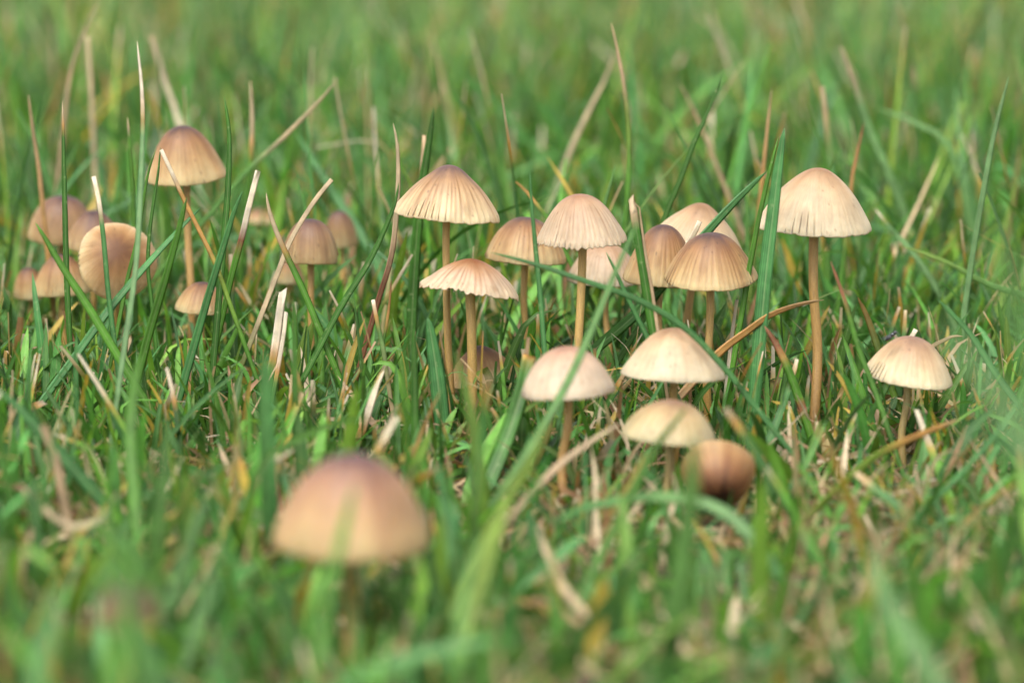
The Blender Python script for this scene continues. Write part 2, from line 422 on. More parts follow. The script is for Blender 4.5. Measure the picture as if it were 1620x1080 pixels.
HKEEP = []
KEEP = []     # picture regions of caps and stems at their distance: random blades keep out of the way
def mushroom(label, cx, wpx, top, bot, d, foot, prof, cols, npl=34, pleat=.035, rim=.02, stem_w=14, tilt=(0, 0),
             center=None, Hpx=None, foot_d=None, stem_vis=None, crenate=0., s_in=.3, stem_col='honey', group=True, bend=0., strict=.93):
    sc_ = FPX/d
    R = wpx/2/sc_
    view = PITCH + math.atan((bot-540)/FPX)
    if center is None:
        cy = bot - wpx/2*math.sin(view)*.85
        H = (cy-top)/math.cos(view)/sc_
        c = at(cx, cy, d)
    else:
        c = at(center[0], center[1], d); H = Hpx/sc_
    seed = int(cx*7+top)
    q = Quaternion((0, 0, 1), 0)
    # tilt = (angle from vertical, heading towards +X=0, camera=-90)
    ax = Vector((math.cos(D2R(tilt[1])), math.sin(D2R(tilt[1])), 0))
    up = Vector((0, 0, 1))
    if tilt[0] < 20:
        tl = random.uniform(2, 7); az_ = random.uniform(0, 6.28)
        ax = ax*math.sin(D2R(tilt[0]))+Vector((math.cos(az_), math.sin(az_), 0))*math.sin(D2R(tl))
        tilt = (math.degrees(math.asin(min(.3, ax.length))), 0); ax.normalize()
    axis = (up*math.cos(D2R(tilt[0])) + ax*math.sin(D2R(tilt[0]))).normalized()
    q = up.rotation_difference(axis)
    fd = foot_d if foot_d else d
    # foot on the soil
    fx = at(foot, 600, fd)[0]; fy = None
    for yy in np.linspace(-.5, .6, 2201):
        dd = np.dot(np.array([fx, yy, 0])-CP, FW)
        if dd >= fd: fy = yy; break
    base = Vector((at(foot, project(np.array([0, fy, 0]))[1], fd)[0], fy, float(gz(fx, fy))))
    root = bpy.data.objects.new('mushroom', None); COL.objects.link(root)
    root.empty_display_size = .005
    root.location = base
    tag(root, label, 'mushroom', 'small brown mushrooms growing in the lawn')
    V, F, Cc, UV, _ = make_cap_mesh(R, H, prof, cols, npl, pleat, rim, seed, s_in, crenate)
    rm = np.array(q.to_matrix())
    rot = np.array(Matrix.Rotation(seed*1.7, 3, 'Z'))
    off = np.array(Vector(c)-base)
    place = lambda A: (np.asarray(A)@rot.T)@rm.T + off
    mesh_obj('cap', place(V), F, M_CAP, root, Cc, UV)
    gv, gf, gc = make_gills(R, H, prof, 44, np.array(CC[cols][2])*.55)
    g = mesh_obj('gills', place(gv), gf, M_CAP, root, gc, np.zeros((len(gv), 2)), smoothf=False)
    g['kind'] = 'stuff'
    # stem
    ax3 = np.array(axis)
    topp = off + ax3*H*.80
    at_rim = off + ax3*(-.12*H)
    r0 = stem_w*.46/sc_
    bottom = np.array([0, 0, -.003])
    mid = bottom*.5 + at_rim*.5 + np.array([bend/sc_, 0, 0]) + np.array([r0*.5*math.sin(seed), 0, 0])
    q1 = bottom*.78+at_rim*.22 + np.array([bend*.6/sc_, 0, 0]); 
    if tilt[0] > 30:
        lowz = -ax3*R*.35
        pts = [bottom, bottom*.35+(off+lowz)*.65+np.array([0, R*.35, 0]), off+lowz*1.4+np.array([0, 0, -R*.1]), at_rim, topp]
    else:
        wv = lambda k: np.array([math.sin(seed*k), math.cos(seed*k*1.3), 0])*r0*.65
        pts = [bottom, q1+wv(1), mid+wv(2.1), bottom*.22+at_rim*.78+wv(3.3)*.5, at_rim, topp]
    V, F, UV, tt = sweep(pts, [r0*1.22, r0*1.04, r0, r0*.95, r0*.98, r0*1.15])
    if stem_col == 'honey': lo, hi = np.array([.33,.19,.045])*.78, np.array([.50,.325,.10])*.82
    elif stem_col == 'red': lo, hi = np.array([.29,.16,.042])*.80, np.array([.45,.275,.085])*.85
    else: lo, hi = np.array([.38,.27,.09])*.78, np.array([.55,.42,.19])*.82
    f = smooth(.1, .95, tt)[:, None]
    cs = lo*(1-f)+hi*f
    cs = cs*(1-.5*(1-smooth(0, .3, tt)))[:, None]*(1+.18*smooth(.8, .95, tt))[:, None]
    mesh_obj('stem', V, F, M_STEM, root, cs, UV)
    KEEP.append((cx-wpx*.5, cx+wpx*.5, top-4, bot+2, d, R, strict))
    if stem_vis:
        xs = (min(cx, foot)-stem_w*.7, max(cx, foot)+stem_w*.7)
        KEEP.append((xs[0], xs[1], bot, stem_vis, d, R*.3, .93))
    return root

mushroom('tall tan mushroom at upper left, rising above the round tilted cap', 294,130,199,288,.567,298,'bell','brown',30,.02,.015,13,(3,170),stem_vis=450,stem_col='red')
mushroom('soft pinkish brown cap, upper leftmost of the cluster round the tilted cap', 97,108,309,386,.592,97,'hemi','purple',30,.02,.02,12)
mushroom('small pinkish brown cap wedged directly behind the upper edge of the round tilted cap', 148,92,333,396,.58,150,'dome','purple',30,.02,.02,12)
mushroom('round cream cap tilted toward us showing its brown centre', 188,132,347,470,.552,180,'dome','disc',46,.018,.012,12,(56,-74),center=(185,413),Hpx=44,foot_d=.565,s_in=.12)
mushroom('tan striped cap low at far left under the round tilted cap', 100,90,402,469,.573,97,'dome','brown',28,.03,.02,12,stem_vis=480)
mushroom('smallest tan cap at far left edge of the cluster, left of the low striped cap', 49,58,422,471,.586,48,'dome','brown',24,.03,.02,10)
mushroom('low half buried tan cap with dark top under the tall upper left mushroom', 318,88,446,499,.552,318,'dome','brown',30,.03,.02,13)
mushroom('purplish brown bell cap left of the curved long blade, with faint stripes', 492,92,347,421,.558,487,'hemi','purple',34,.03,.015,12,stem_vis=460,stem_col='red')
mushroom('dark purple brown cap blurred just behind the striped purplish bell cap', 540,54,333,392,.602,541,'hemi','purple',26,.02,.02,10)
mushroom('faint blurred flat tan cap far behind, between upper left mushroom and purplish bell cap', 411,52,328,353,.65,411,'flat','brown',24,.02,.02,10)
mushroom('small tan cap hidden below and left of the purplish bell cap', 459,46,408,449,.588,460,'dome','brown',24,.02,.02,10)
mushroom('cone shaped cream cap with strong brown grooves and purple top, above the flat ragged mushroom', 707,168,262,356,.531,712,'cone','cream',38,.045,.022,13,(2,0),stem_vis=500,strict=.985)
mushroom('flat rusty topped mushroom with ragged pale edge, in front of the cone shaped striped one', 745,158,410,469,.523,741,'flat','rust',36,.05,.05,17,(3,10),stem_vis=545,crenate=.035,strict=.985)
mushroom('brown topped striped cap behind the crinkled mushroom, on its left', 831,136,344,421,.551,829,'dome','brown',36,.035,.015,12,stem_vis=470)
mushroom('tan bell mushroom with crinkled scalloped edge on a long honey stem at centre', 921,143,307,390,.524,901,'bell','tan',44,.05,.02,15,(5,160),stem_vis=530,crenate=.07,s_in=.42,strict=.985)
mushroom('pinkish cap tucked low behind the stem of the crinkled bell mushroom', 957,116,384,455,.557,961,'dome','tan',34,.03,.02,11)
mushroom('broad pale cream cap rising behind the two brown topped caps right of centre', 1099,160,321,412,.551,1070,'cone','pale',34,.02,.015,14,(3,0),stem_vis=500,bend=-4)
mushroom('brown topped cap overlapped by its striped neighbour on the right, under the pale broad cap', 1044,124,355,453,.54,1046,'bell','brown',34,.035,.015,13,stem_vis=480,strict=.985)
mushroom('striped yellowish cap with purple brown top, frontmost of the three overlapping right of centre', 1124,154,368,453,.527,1126,'bell','brown',40,.045,.015,14,stem_vis=500,strict=.985)
mushroom('tallest mushroom, smooth beige cap with frayed rim on a long straight brown stem at right', 1288,178,266,372,.53,1283,'tall','pale',44,.02,.016,17,(2,180),stem_vis=640,stem_col='red',s_in=.55,strict=.985)
mushroom('lone cream striped cap with a small black fly on it, at far right', 1437,145,532,611,.514,1430,'bell','fly',34,.02,.012,13,(1,0),stem_vis=735,stem_col='pale',strict=.97)
mushroom('blurred pinkish cap just in front of the crinkled mushroom, lower centre', 899,156,549,638,.485,891,'dome','pink',34,.02,.012,16,(2,180),stem_vis=775,stem_col='red')
mushroom('slightly blurred pale cone cap right above the yellowish drooping cap', 1067,163,520,608,.501,1064,'bell','pale',32,.015,.012,15,(1,0))
mushroom('blurred yellowish cap with pink brown top, directly under the pale cone cap', 1058,150,633,705,.478,1060,'dome','yellow',32,.03,.012,16,(2,0),stem_vis=760,stem_col='pale')
mushroom('ball like brown cap tipped over with its dark centre facing down', 1134,118,697,805,.474,1158,'hemi','ball',30,.05,.012,14,(117,-91),center=(1134,739),Hpx=74,foot_d=.490,s_in=.25,stem_col='red')
mushroom('large out of focus domed cap in the foreground, purple brown on top', 557,248,718,884,.396,560,'dome','fore',36,.016,.014,26,(4,10))
mushroom('very blurred dark purple cap low in the bottom left foreground grass', 203,100,915,990,.345,200,'dome','dark',30,.02,.02,20,strict=.0)
mushroom('low brown cap with cream edge, nearly buried at the foot of the flat ragged mushroom', 764,118,546,609,.541,764,'flat','brown',30,.02,.03,14,(9,200),strict=.25)

# ------------------------------------------------------------------ the fly
def ellipsoid(c, r, rotz=0, roty=0, n=14):
    V, F = [], []
    R = Matrix.Rotation(rotz, 3, 'Z') @ Matrix.Rotation(roty, 3, 'Y')
    for i in range(n+1):
        t = math.pi*i/n
        for k in range(n):
            a = 2*math.pi*k/n
            v = R @ Vector((r[0]*math.cos(t), r[1]*math.sin(t)*math.cos(a), r[2]*math.sin(t)*math.sin(a)))
            V.append(tuple(Vector(c)+v))
    for i in range(n):
        for k in range(n):
            a = i*n+k; b = i*n+(k+1) % n
            F.append((a, b, b+n, a+n))
    return V, F
def join(parts):
    V, F = [], []
    for v, f in parts:
        o = len(V); V += list(v); F += [tuple(x+o for x in q) for q in f]
    return V, F
def make_fly():
    p = Vector(at(1413, 535, .508))
    root = bpy.data.objects.new('fly', None); COL.objects.link(root); root.location = p
    root.rotation_euler = (0, D2R(-38), D2R(8)); root.empty_display_size = .002
    tag(root, 'tiny black fly sitting on the upper left slope of the far right cap', 'fly')
    k = .00135
    mesh_obj('body', *join([ellipsoid((-.35*k, 0, .38*k), (.62*k, .26*k, .25*k)), ellipsoid((.22*k, 0, .42*k), (.34*k, .27*k, .28*k))]), M_FLY, root)
    mesh_obj('head', *ellipsoid((.66*k, 0, .42*k), (.2*k, .24*k, .21*k)), M_FLY, root)
    for s in (-1, 1):
        mesh_obj('wing', *ellipsoid((-.45*k, s*.22*k, .68*k), (.75*k, .24*k, .015*k), rotz=-s*.25, roty=.08), M_WING, root)
        for i, x in enumerate((.4, .15, -.15)):
            a = np.array([x*k, s*.2*k, .3*k]); b = np.array([(x*1.7)*k, s*.6*k, .42*k]); c = np.array([x*2.4*k, s*.8*k, -.02*k])
            V, F, UV, _ = sweep([a, b, c], [.05*k, .04*k, .025*k], 6)
            mesh_obj('leg', V, F, M_FLY, root)
make_fly()

# ------------------------------------------------------------------ grass blade colours
GREEN = np.array([[.078,.235,.026],[.066,.215,.040],[.104,.275,.028],[.060,.200,.052],[.150,.285,.026],[.043,.145,.018],[.085,.235,.060]])
DRY = np.array([[.42,.30,.18],[.34,.22,.13],[.48,.38,.25],[.26,.14,.075],[.31,.25,.12]])
ORANGE = np.array([.52,.23,.05]); REDB = np.array([.22,.085,.04]); WHITE = np.array([.50,.42,.31]); YEL = np.array([.36,.36,.06])

def blade_field(x, y, L, W, az, phi0, kap, face, S, body, tip, tip_t, blunt, kink_t, kink_a, basec, sink=.002, droop=0., wob=None):
    """vectorised blades; returns V, F, C, UV"""
    N = len(x)
    t = np.linspace(0, 1, S+1)[None, :]
    phi = phi0[:, None] + kap[:, None]*t**1.4 + kink_a[:, None]*smooth(kink_t[:, None]-.05, kink_t[:, None]+.05, t)
    azt = az[:, None] + (wob[:, None]*t if wob is not None else 0)
    dx, dy, dz = np.sin(phi)*np.cos(azt), np.sin(phi)*np.sin(azt), np.cos(phi)
    st = (L/S)[:, None]
    acc = lambda q: np.concatenate([np.zeros((N, 1)), np.cumsum((q[:, 1:]+q[:, :-1])/2*st, axis=1)], 1)
    PX, PY, PZ = x[:, None]+acc(dx), y[:, None]+acc(dy), (gz(x, y)-sink)[:, None]+acc(dz)
    g = gz(PX, PY)+.0006
    PZ = np.where(t > .12, np.maximum(PZ, g), PZ)
    D = np.stack([dx, dy, dz], -1)
    perp = np.stack([-np.sin(azt), np.cos(azt), 0*phi], -1)
    nr = np.cross(D, perp)
    fa = (face[:, None]+0*t)[..., None]
    side = np.cos(fa)*perp + np.sin(fa)*nr
    nn = np.cross(D, side)
    pointed = np.minimum(1, .62+1.6*t)*np.sqrt(np.clip(1-np.clip((t-.35)/.65, 0, 1)**2.1, 0, 1))
    blun = np.minimum(1, .62+1.6*t)*(1-.62*t**1.5)
    wd = W[:, None]*np.where(blunt[:, None], blun, pointed+.0001)
    P = np.stack([PX, PY, PZ], -1)
    Lf = P - side*wd[..., None]/2; Rt = P + side*wd[..., None]/2
    Md = P - nn*wd[..., None]*.17
    V = np.stack([Lf, Md, Rt], 2)            # N,S+1,3,3
    idx = np.arange(N*(S+1)*3).reshape(N, S+1, 3)
    q1 = np.stack([idx[:, :-1, 0], idx[:, :-1, 1], idx[:, 1:, 1], idx[:, 1:, 0]], -1)
    q2 = np.stack([idx[:, :-1, 1], idx[:, :-1, 2], idx[:, 1:, 2], idx[:, 1:, 1]], -1)
    F = np.concatenate([q1.reshape(-1, 4), q2.reshape(-1, 4)])
    tt = t[..., None]
    f_tip = smooth(tip_t[:, None]-.035, tip_t[:, None]+.035, t)[..., None]
    band = np.exp(-((t-tip_t[:, None]+.03)/.045)**2)[..., None]*(tip_t < .99)[:, None, None]
    f_b = (1-smooth(.02, .2, t))[..., None]
    C = body[:, None, :]*(1-f_tip) + tip[:, None, :]*f_tip
    C = C*(1-.75*band) + (ORANGE*.75+REDB*.25)*.75*band
    C = C*(1-f_b*.8) + basec[:, None, :]*f_b*.8
    C = np.repeat(C[:, :, None, :], 3, 2).copy()
    C[:, :, 1, :] *= 1.12
    UV = np.stack([np.broadcast_to(np.array([0, .5, 1.])[None, None, :], (N, S+1, 3)),
                   np.broadcast_to((t*L[:, None])[:, :, None], (N, S+1, 3))], -1)
    return V.reshape(-1, 3), F, C.reshape(-1, 3), UV.reshape(-1, 2), P

def pick_style(N, dry_p, mown_p, r):
    body = GREEN[r.integers(0, len(GREEN), N)]*np.clip(np.exp(r.normal(-.32, .40, (N, 1))), .25, 1.25)
    body = body*(1+r.normal(0, .07, (N, 3)))
    body = body*.90 + body.mean(1, keepdims=True)*.10*np.array([1.15, 1.05, .8])
    isdry = r.random(N) < dry_p
    dcol = DRY[r.integers(0, len(DRY), N)]*r.uniform(.6, 1.15, (N, 1))
    body[isdry] = dcol[isdry]
    oran = r.random(N) < .035
    body[oran] = (YEL*.5+ORANGE*.4)*r.uniform(.6, 1.1, (oran.sum(), 1))
    mown = (r.random(N) < mown_p) & ~isdry
    tip_t = np.where(mown, r.uniform(.72, .96, N), 2.)
    tipcol = np.where((r.random(N) < .55)[:, None], WHITE*r.uniform(.6, 1.05, (N, 1)), dcol)
    tipcol[isdry] = body[isdry]
    basec = np.where((r.random(N) < .5)[:, None], np.array([.30,.30,.14]), np.array([.24,.15,.08]))*r.uniform(.6, 1.1, (N, 1))
    return np.clip(body, .01, .8), isdry, mown, tip_t, tipcol, basec

def keepout(P, r):
    """drop blades that would stand in front of (or run through) a mushroom"""
    N = len(P)
    keep = np.ones(N, bool)
    Q = P[:, 1:, :]
    px, py, d = project(Q)
    for (x0, x1, y0, y1, dm, R, pr) in KEEP:
        inside = (px > x0) & (px < x1) & (py > y0) & (py < y1) & (d < dm+R*.9)
        hit = inside.any(1)
        keep &= ~(hit & (r.random(N) < pr))
        # running through the cap itself is never allowed
        thru = (px > x0) & (px < x1) & (py > y0) & (py < y1) & (np.abs(d-dm) < R)
        keep &= ~(thru.any(1) & (R > .003))
    u = r.random(N) < .8
    for (x0, x1, y0, y1, dm) in HKEEP:
        if dm > .6: continue
        hit = ((px > x0) & (px < x1) & (py > y0) & (py < y1) & (d < dm-.001)).any(1)
        keep &= ~(hit & u)
    return keep

def assemble(batches):
    Vs, Fs, Cs, Us = [], [], [], []; o = 0
    for V, F, C, U in batches:
        Vs.append(V); Fs.append(F+o); Cs.append(C); Us.append(U); o += len(V)
    return np.concatenate(Vs), np.concatenate(Fs), np.concatenate(Cs), np.concatenate(Us)

def grow(N, sampler, height, width, S, r, dry_p=.07, mown_p=.3, lean=(.0, .42), cull=True, kink_p=.12, lying=False, tint=None):
    x, y = sampler(N)
    N = len(x)
    L = height(x, y, N); W = width(N)
    az = r.uniform(0, 2*np.pi, N)
    phi0 = np.abs(r.normal(lean[0], lean[1], N)); kap = np.abs(r.normal(0, .55, N))
    if lying:
        phi0 = r.uniform(.75, 1.45, N); kap = r.uniform(-.2, .5, N)
    kink = r.random(N) < kink_p
    kt = np.where(kink, r.uniform(.35, .85, N), 3.); ka = np.where(kink, r.uniform(.5, 1.9, N), 0)
    face = r.normal(0, .7, N)
    body, isdry, mown, tip_t, tipcol, basec = pick_style(N, dry_p, mown_p, r)
    kap = np.where(mown, kap*.4, kap)
    W = np.where(isdry & (dry_p < .5), W*.62, W)
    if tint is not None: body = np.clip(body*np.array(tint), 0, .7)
    wob = r.normal(0, .5, N)
    args = [x, y, L, W, az, phi0, kap, face, body, tipcol, tip_t, mown | (r.random(N) < .06), kt, ka, basec, wob]
    def run(a):
        return blade_field(a[0], a[1], a[2], a[3], a[4], a[5], a[6], a[7], S, a[8], a[9], a[10], a[11], a[12], a[13], a[14], wob=a[15])
    out = run(args)
    if cull:
        k = keepout(out[4], r)
        out = run([q[k] for q in args])
    return out[:4]

# near zone: the wedge in front of the lens from 0.18 m to 0.86 m (y = depth - 0.53)
def wedge(d0, d1, pad):
    def f(N):
        d = rng.uniform(d0, d1, N*2); x = rng.uniform(-1, 1, N*2)*(.17*d1+pad)
        k = np.abs(x) < .17*d+pad
        return x[k][:N], (d-.53)[k][:N]
    return f

PATCH = lambda x, y: .5+.5*np.sin(x*38+1.1)*np.cos(y*31+.3)+.25*np.sin(x*90+y*70)
def h_near(x, y, N):
    d = y+.53
    base = np.exp(rng.normal(0, .33, N))*.0215
    # shorter grass in front so that it does not rise over the sharp zone; longer on the left and behind
    f = np.interp(d, [.18, .36, .50, .56, .7, .9], [.62, .62, .62, .98, 1.3, 1.45])
    side = np.interp(x/(d*.17), [-1, -.35, .1, .6, 1.1], [1.25, 1.15, .9, .78, 1.05])
    side = np.where(d < .56, side, 1.0)
    return np.clip(base*f*side, .004, .062)
w_near = lambda N: np.clip(np.exp(rng.normal(0, .42, N))*.00120, .0004, .0030)
w_fine = lambda N: rng.uniform(.00025, .0008, N)

# ------------------------------------------------------------------ single blades one can point to
K = {'g': (.085,.230,.022), 'dg': (.048,.150,.016), 'bg': (.066,.205,.055), 'lg': (.115,.26,.060), 'pg': (.16,.30,.11),
     'yg': (.20,.30,.04), 'straw': (.56,.43,.27), 'white': (.76,.66,.52), 'or': (.50,.27,.08), 'rb': (.26,.10,.05), 'tan': (.46,.32,.19), 'ol': (.14,.18,.03)}
def hero(label, pts, wpx, d, cols, tipd=None, blunt=False, torn=False, face=0., root_x=None, fold=.2, name='grass_blade', root=True):
    """pts: picture positions from tip down to where it vanishes in the turf; d: distance of its foot, tipd: of its tip.
    cols: list of (t, colour) with t from 0 at the tip to 1 at the foot."""
    if tipd is None: tipd = d
    pts = np.array(pts, float)
    n = len(pts)
    f = np.r_[0, np.cumsum(np.hypot(*np.diff(pts, axis=0).T))]; f /= f[-1]
    P = [at(px, py, tipd+(d-tipd)*k) for (px, py), k in zip(pts, f)]
    last = P[-1]; gzl = float(gz(last[0], last[1]))
    if root and last[2] > gzl+.001:
        dirv = P[-1]-P[-2]; h = last[2]-gzl+.002
        sl = np.clip(dirv[:2]/max(1e-6, -dirv[2]) if dirv[2] < -1e-5 else np.array([0, 0]), -.9, .9)
        foot = np.array([last[0]+sl[0]*h, last[1]+sl[1]*h, gzl-.002])
        if root_x is not None: foot[0] = at(root_x, 600, d)[0]
        P.append(foot)
    P = np.array(P)
    dd = np.r_[0, np.cumsum(np.linalg.norm(np.diff(P, axis=0), axis=1))]
    m = 30; t = np.linspace(0, 1, m)*dd[-1]
    def ev(v):
        g = np.gradient(v, dd); i = np.clip(np.searchsorted(dd, t, side='right')-1, 0, len(dd)-2)
        h = dd[i+1]-dd[i]; x = (t-dd[i])/h
        return (2*x**3-3*x**2+1)*v[i]+(x**3-2*x**2+x)*h*g[i]+(-2*x**3+3*x**2)*v[i+1]+(x**3-x**2)*h*g[i+1]
    Q = np.stack([ev(P[:, k]) for k in range(3)], 1)
    Q[:, 2] = np.maximum(Q[:, 2], gz(Q[:, 0], Q[:, 1])-.003)
    T = np.gradient(Q, axis=0); T /= np.linalg.norm(T, axis=1)[:, None]
    W = wpx/(FPX/((d+tipd)/2))
    s = np.linspace(0, 1, m)
    prof = (np.sqrt(np.clip(1-(1-np.clip(s/.5, 0, 1))**1.9, 0, 1)) if not blunt else (.82+.18*np.clip(s/.3, 0, 1)))
    prof = prof*(1-.35*smooth(.6, 1, s))
    view = Q-CP; view /= np.linalg.norm(view, axis=1)[:, None]
    sd_ = np.cross(T, view); sd_ /= np.linalg.norm(sd_, axis=1)[:, None]
    nn = np.cross(sd_, T)
    fa = face+.35*np.sin(s*3+pts[0, 0]) 
    side = np.cos(fa)[:, None]*sd_+np.sin(fa)[:, None]*nn
    nrm = np.cross(T, side)
    hw = (W*prof/2+.00003)[:, None]
    th = .00009
    ring = [Q-side*hw, Q-side*hw*.5-nrm*hw*fold*.75, Q-nrm*hw*fold*1.5, Q+side*hw*.5-nrm*hw*fold*.75, Q+side*hw,
            Q+side*hw*.5-nrm*(hw*fold*.75-th), Q-nrm*(hw*fold*1.5-th*1.5), Q-side*hw*.5-nrm*(hw*fold*.75-th)]
    if torn:
        r = np.random.default_rng(int(pts[0, 0]))
        for ks in ((0,), (1, 7), (2, 6), (3, 5), (4,)):
            e = r.uniform(-1.2, 1.2)
            for k in ks:
                ring[k][0] = ring[k][0]-T[0]*W*e; ring[k][1] = ring[k][1]-T[1]*W*e*.3
    V = np.stack(ring, 1).reshape(-1, 3)
    F = []
    for i in range(m-1):
        for k in range(8):
            a = i*8+k; b = i*8+(k+1) % 8
            F.append((a, b, b+8, a+8))
    F += [(3, 2, 1, 0), (7, 4, 3, 0), (7, 6, 5, 4)]
    ct = [c[0] for c in cols]; cc = np.array([K[c[1]] if isinstance(c[1], str) else c[1] for c in cols])
    C = np.stack([np.interp(s, ct, cc[:, k]) for k in range(3)], 1)
    # sheath colour at the foot, small variation along the blade
    r = np.random.default_rng(int(abs(pts[0, 0]*13+pts[0, 1])))
    C = C*(1+.10*np.interp(s, np.linspace(0, 1, 9), r.normal(0, 1, 9)))[:, None]
    C = C*(.9+.2*r.random())
    fb = smooth(.9, 1, s)[:, None]; C = C*(1-fb)+np.array([.26,.22,.11])*fb
    C = np.repeat(C[:, None, :], 8, 1).copy(); C[:, 2, :] *= 1.15
    us = np.array([0, .25, .5, .75, 1, .75, .5, .25])
    UV = np.stack([np.broadcast_to(us[None, :], (m, 8)), np.broadcast_to((s*dd[-1])[:, None], (m, 8))], -1).reshape(-1, 2)
    hx, hy, hd = project(Q)
    hw_ = wpx*.5+2
    for k in range(1, int(m*.62), 3):
        a_, b_ = k, min(k+3, m-1)
        HKEEP.append((min(hx[a_], hx[b_])-hw_, max(hx[a_], hx[b_])+hw_, min(hy[a_], hy[b_]), max(hy[a_], hy[b_]), hd[a_]))
    base = Q[-1].copy()
    o = mesh_obj(name, V-base, F, M_GRASS, None, np.clip(C.reshape(-1, 3)*.8, 0, .85), UV)
    o.location = base
    tag(o, label, 'grass blade', 'single blades standing out of the lawn')
    return o
G = lambda c: [(0, c), (1, c)]
def tipc(tip, body, a=.15, mid='or'): return [(0, tip), (a*.75, tip), (a, mid), (a*1.25, body), (1, body)]

H = hero
H('dark green stalk with straw tip rising in front of the far left caps', [(99,160),(102,300),(106,450),(112,560),(118,640)], 9, .528, tipc('straw','dg',.07))
H('long pale green blade crossing the round tilted cap from top to bottom', [(217,66),(225,150),(222,300),(215,420),(198,540)], 9, .50, tipc('white','pg',.16), tipd=.515)
H('white tipped blade standing over the left half of the round tilted cap', [(148,279),(155,310),(163,370),(171,460),(182,550)], 8, .52, tipc('white','bg',.13,'tan'), blunt=True)
H('dark pointed blade standing upright right of the tall upper left mushroom', [(355,154),(362,205),(361,290),(355,370),(349,440)], 11, .526, G('dg'))
H('long blue green blade slanting up from the lower left to the tall upper left stem', [(319,327),(290,356),(240,410),(178,483),(118,565)], 12, .518, G('bg'), tipd=.53)
H('bright green pointed blade right of the round tilted cap leaning to the right', [(296,311),(285,355),(262,440),(238,520),(222,580)], 14, .515, G('g'))
H('thin blade with orange and white tip in front of the tall upper left stem', [(255,237),(268,265),(292,318),(318,370),(342,420),(360,470)], 7, .522, [(0,'white'),(.08,'white'),(.12,'or'),(.3,'or'),(.42,'yg'),(.6,'g'),(1,'g')], blunt=True)
H('blade leaning left with its tip at the far left low cap', [(56,352),(72,378),(96,418),(135,478),(176,545)], 14, .512, G('g'))
H('slim dark stem with whitish tip behind the round tilted cap', [(202,186),(206,240),(210,300),(212,360),(214,470)], 8, .56, tipc('straw','g',.05))
H('thin speckled blade curving down over the right edge of the round tilted cap', [(254,233),(250,275),(243,320),(237,365),(234,420),(240,480)], 6, .53, G('dg'))
H('very thin dark blade bowing left beside the speckled one', [(247,236),(236,268),(229,305),(219,370),(202,440),(190,500)], 6, .532, G('g'))
H('blue green blade right of the dark upright one, leaning right at its top', [(384,302),(372,330),(358,375),(335,450),(312,530)], 13, .52, G('bg'))
H('blade with broad white dry tip left of the purplish bell cap', [(408,270),(402,295),(395,322),(384,370),(368,430),(352,500)], 10, .535, tipc('white','g',.24,'rb'), blunt=True)
H('blurred stem with pale pointed tip above the broad white tipped blade', [(396,128),(398,160),(399,195),(397,250),(390,330)], 9, .59, tipc('straw','g',.22))
H('long straw tipped blade slanting from upper right down behind the white tipped one', [(536,123),(510,155),(480,186),(440,226),(402,260),(340,330)], 8, .585, [(0,'straw'),(.2,'straw'),(.3,'lg'),(1,'g')])
H('straw coloured dry blade slanting down in front of the purplish bell cap', [(525,284),(505,308),(480,345),(458,384),(442,425)], 8, .536, [(0,'straw'),(.5,'straw'),(.7,'ol'),(1,'g')], blunt=True)
H('green blade with dry straw tip leaning left below the purplish bell cap', [(421,305),(425,330),(434,358),(452,400),(478,455),(505,520)], 11, .525, tipc('straw','g',.2,'or'))
H('long dark blade curving up toward the cone shaped striped cap from the left', [(631,289),(626,318),(613,352),(582,417),(545,475),(500,560)], 10, .524, G('dg'))
H('tall dry reddish stalk left of the cone shaped striped cap', [(622,195),(628,225),(630,265),(627,340),(618,410),(600,470),(580,540)], 9, .54, [(0,'straw'),(.3,'straw'),(.5,'rb'),(.8,'rb'),(1,'or')])
H('wide blue green blade blurred behind, slanting down right between the two striped caps', [(470,212),(500,262),(545,332),(590,400),(635,478)], 16, .60, G('bg'), tipd=.63)
H('broad dark blade standing behind the cone shaped striped cap', [(686,170),(680,215),(670,280),(661,355),(655,440),(650,540)], 17, .552, G('dg'))
H('short orange tipped shoot next to the broad dark blade', [(671,214),(670,235),(668,262),(664,330)], 7, .56, tipc('tan','ol',.3), blunt=True)
H('slim upright blue green blade passing between the crinkled cap and its left neighbour', [(838,272),(841,320),(847,389),(854,460),(861,552)], 8, .512, G('bg'))
H('dark blade with orange tip pointing left above the brown topped cap behind', [(811,284),(828,298),(848,322),(867,346),(895,400)], 8, .56, tipc('or','g',.12))
H('short light green blade standing behind the crinkled cap', [(974,259),(966,290),(956,325),(945,380)], 8, .556, G('lg'))
H('tall thin stalk with dry brown tip rising highest behind the centre caps', [(967,36),(977,80),(986,130),(994,200),(995,270),(990,345),(985,420)], 8, .568, [(0,'tan'),(.15,'tan'),(.22,'ol'),(.4,'g'),(1,'dg')])
H('bright dark green pointed blade leaning right above the pale broad cap', [(1143,118),(1124,168),(1100,220),(1076,285),(1055,335),(1040,390)], 9, .556, G('dg'))
H('blurred straw and green blade leaning right behind the crinkled cap', [(972,85),(955,130),(933,172),(908,225),(888,275)], 9, .64, [(0,'straw'),(.35,'straw'),(.6,'lg'),(1,'g')])
H('blurred dry straw leaning left above the pale broad cap', [(1074,130),(1095,170),(1115,215),(1132,258)], 6, .62, G('tan'))
H('dark broken blade with torn straw tip standing between crinkled cap and brown topped pair', [(1001,320),(1005,350),(1015,412),(1023,460),(1034,530)], 15, .513, [(0,'straw'),(.05,'tan'),(.1,'dg'),(1,'dg')], blunt=True, torn=True)
H('thin dry flap peeling down the right side of the dark broken blade', [(1001,318),(1010,326),(1014,350),(1022,405),(1031,455),(1036,490)], 5, .512, G('tan'), root=True)
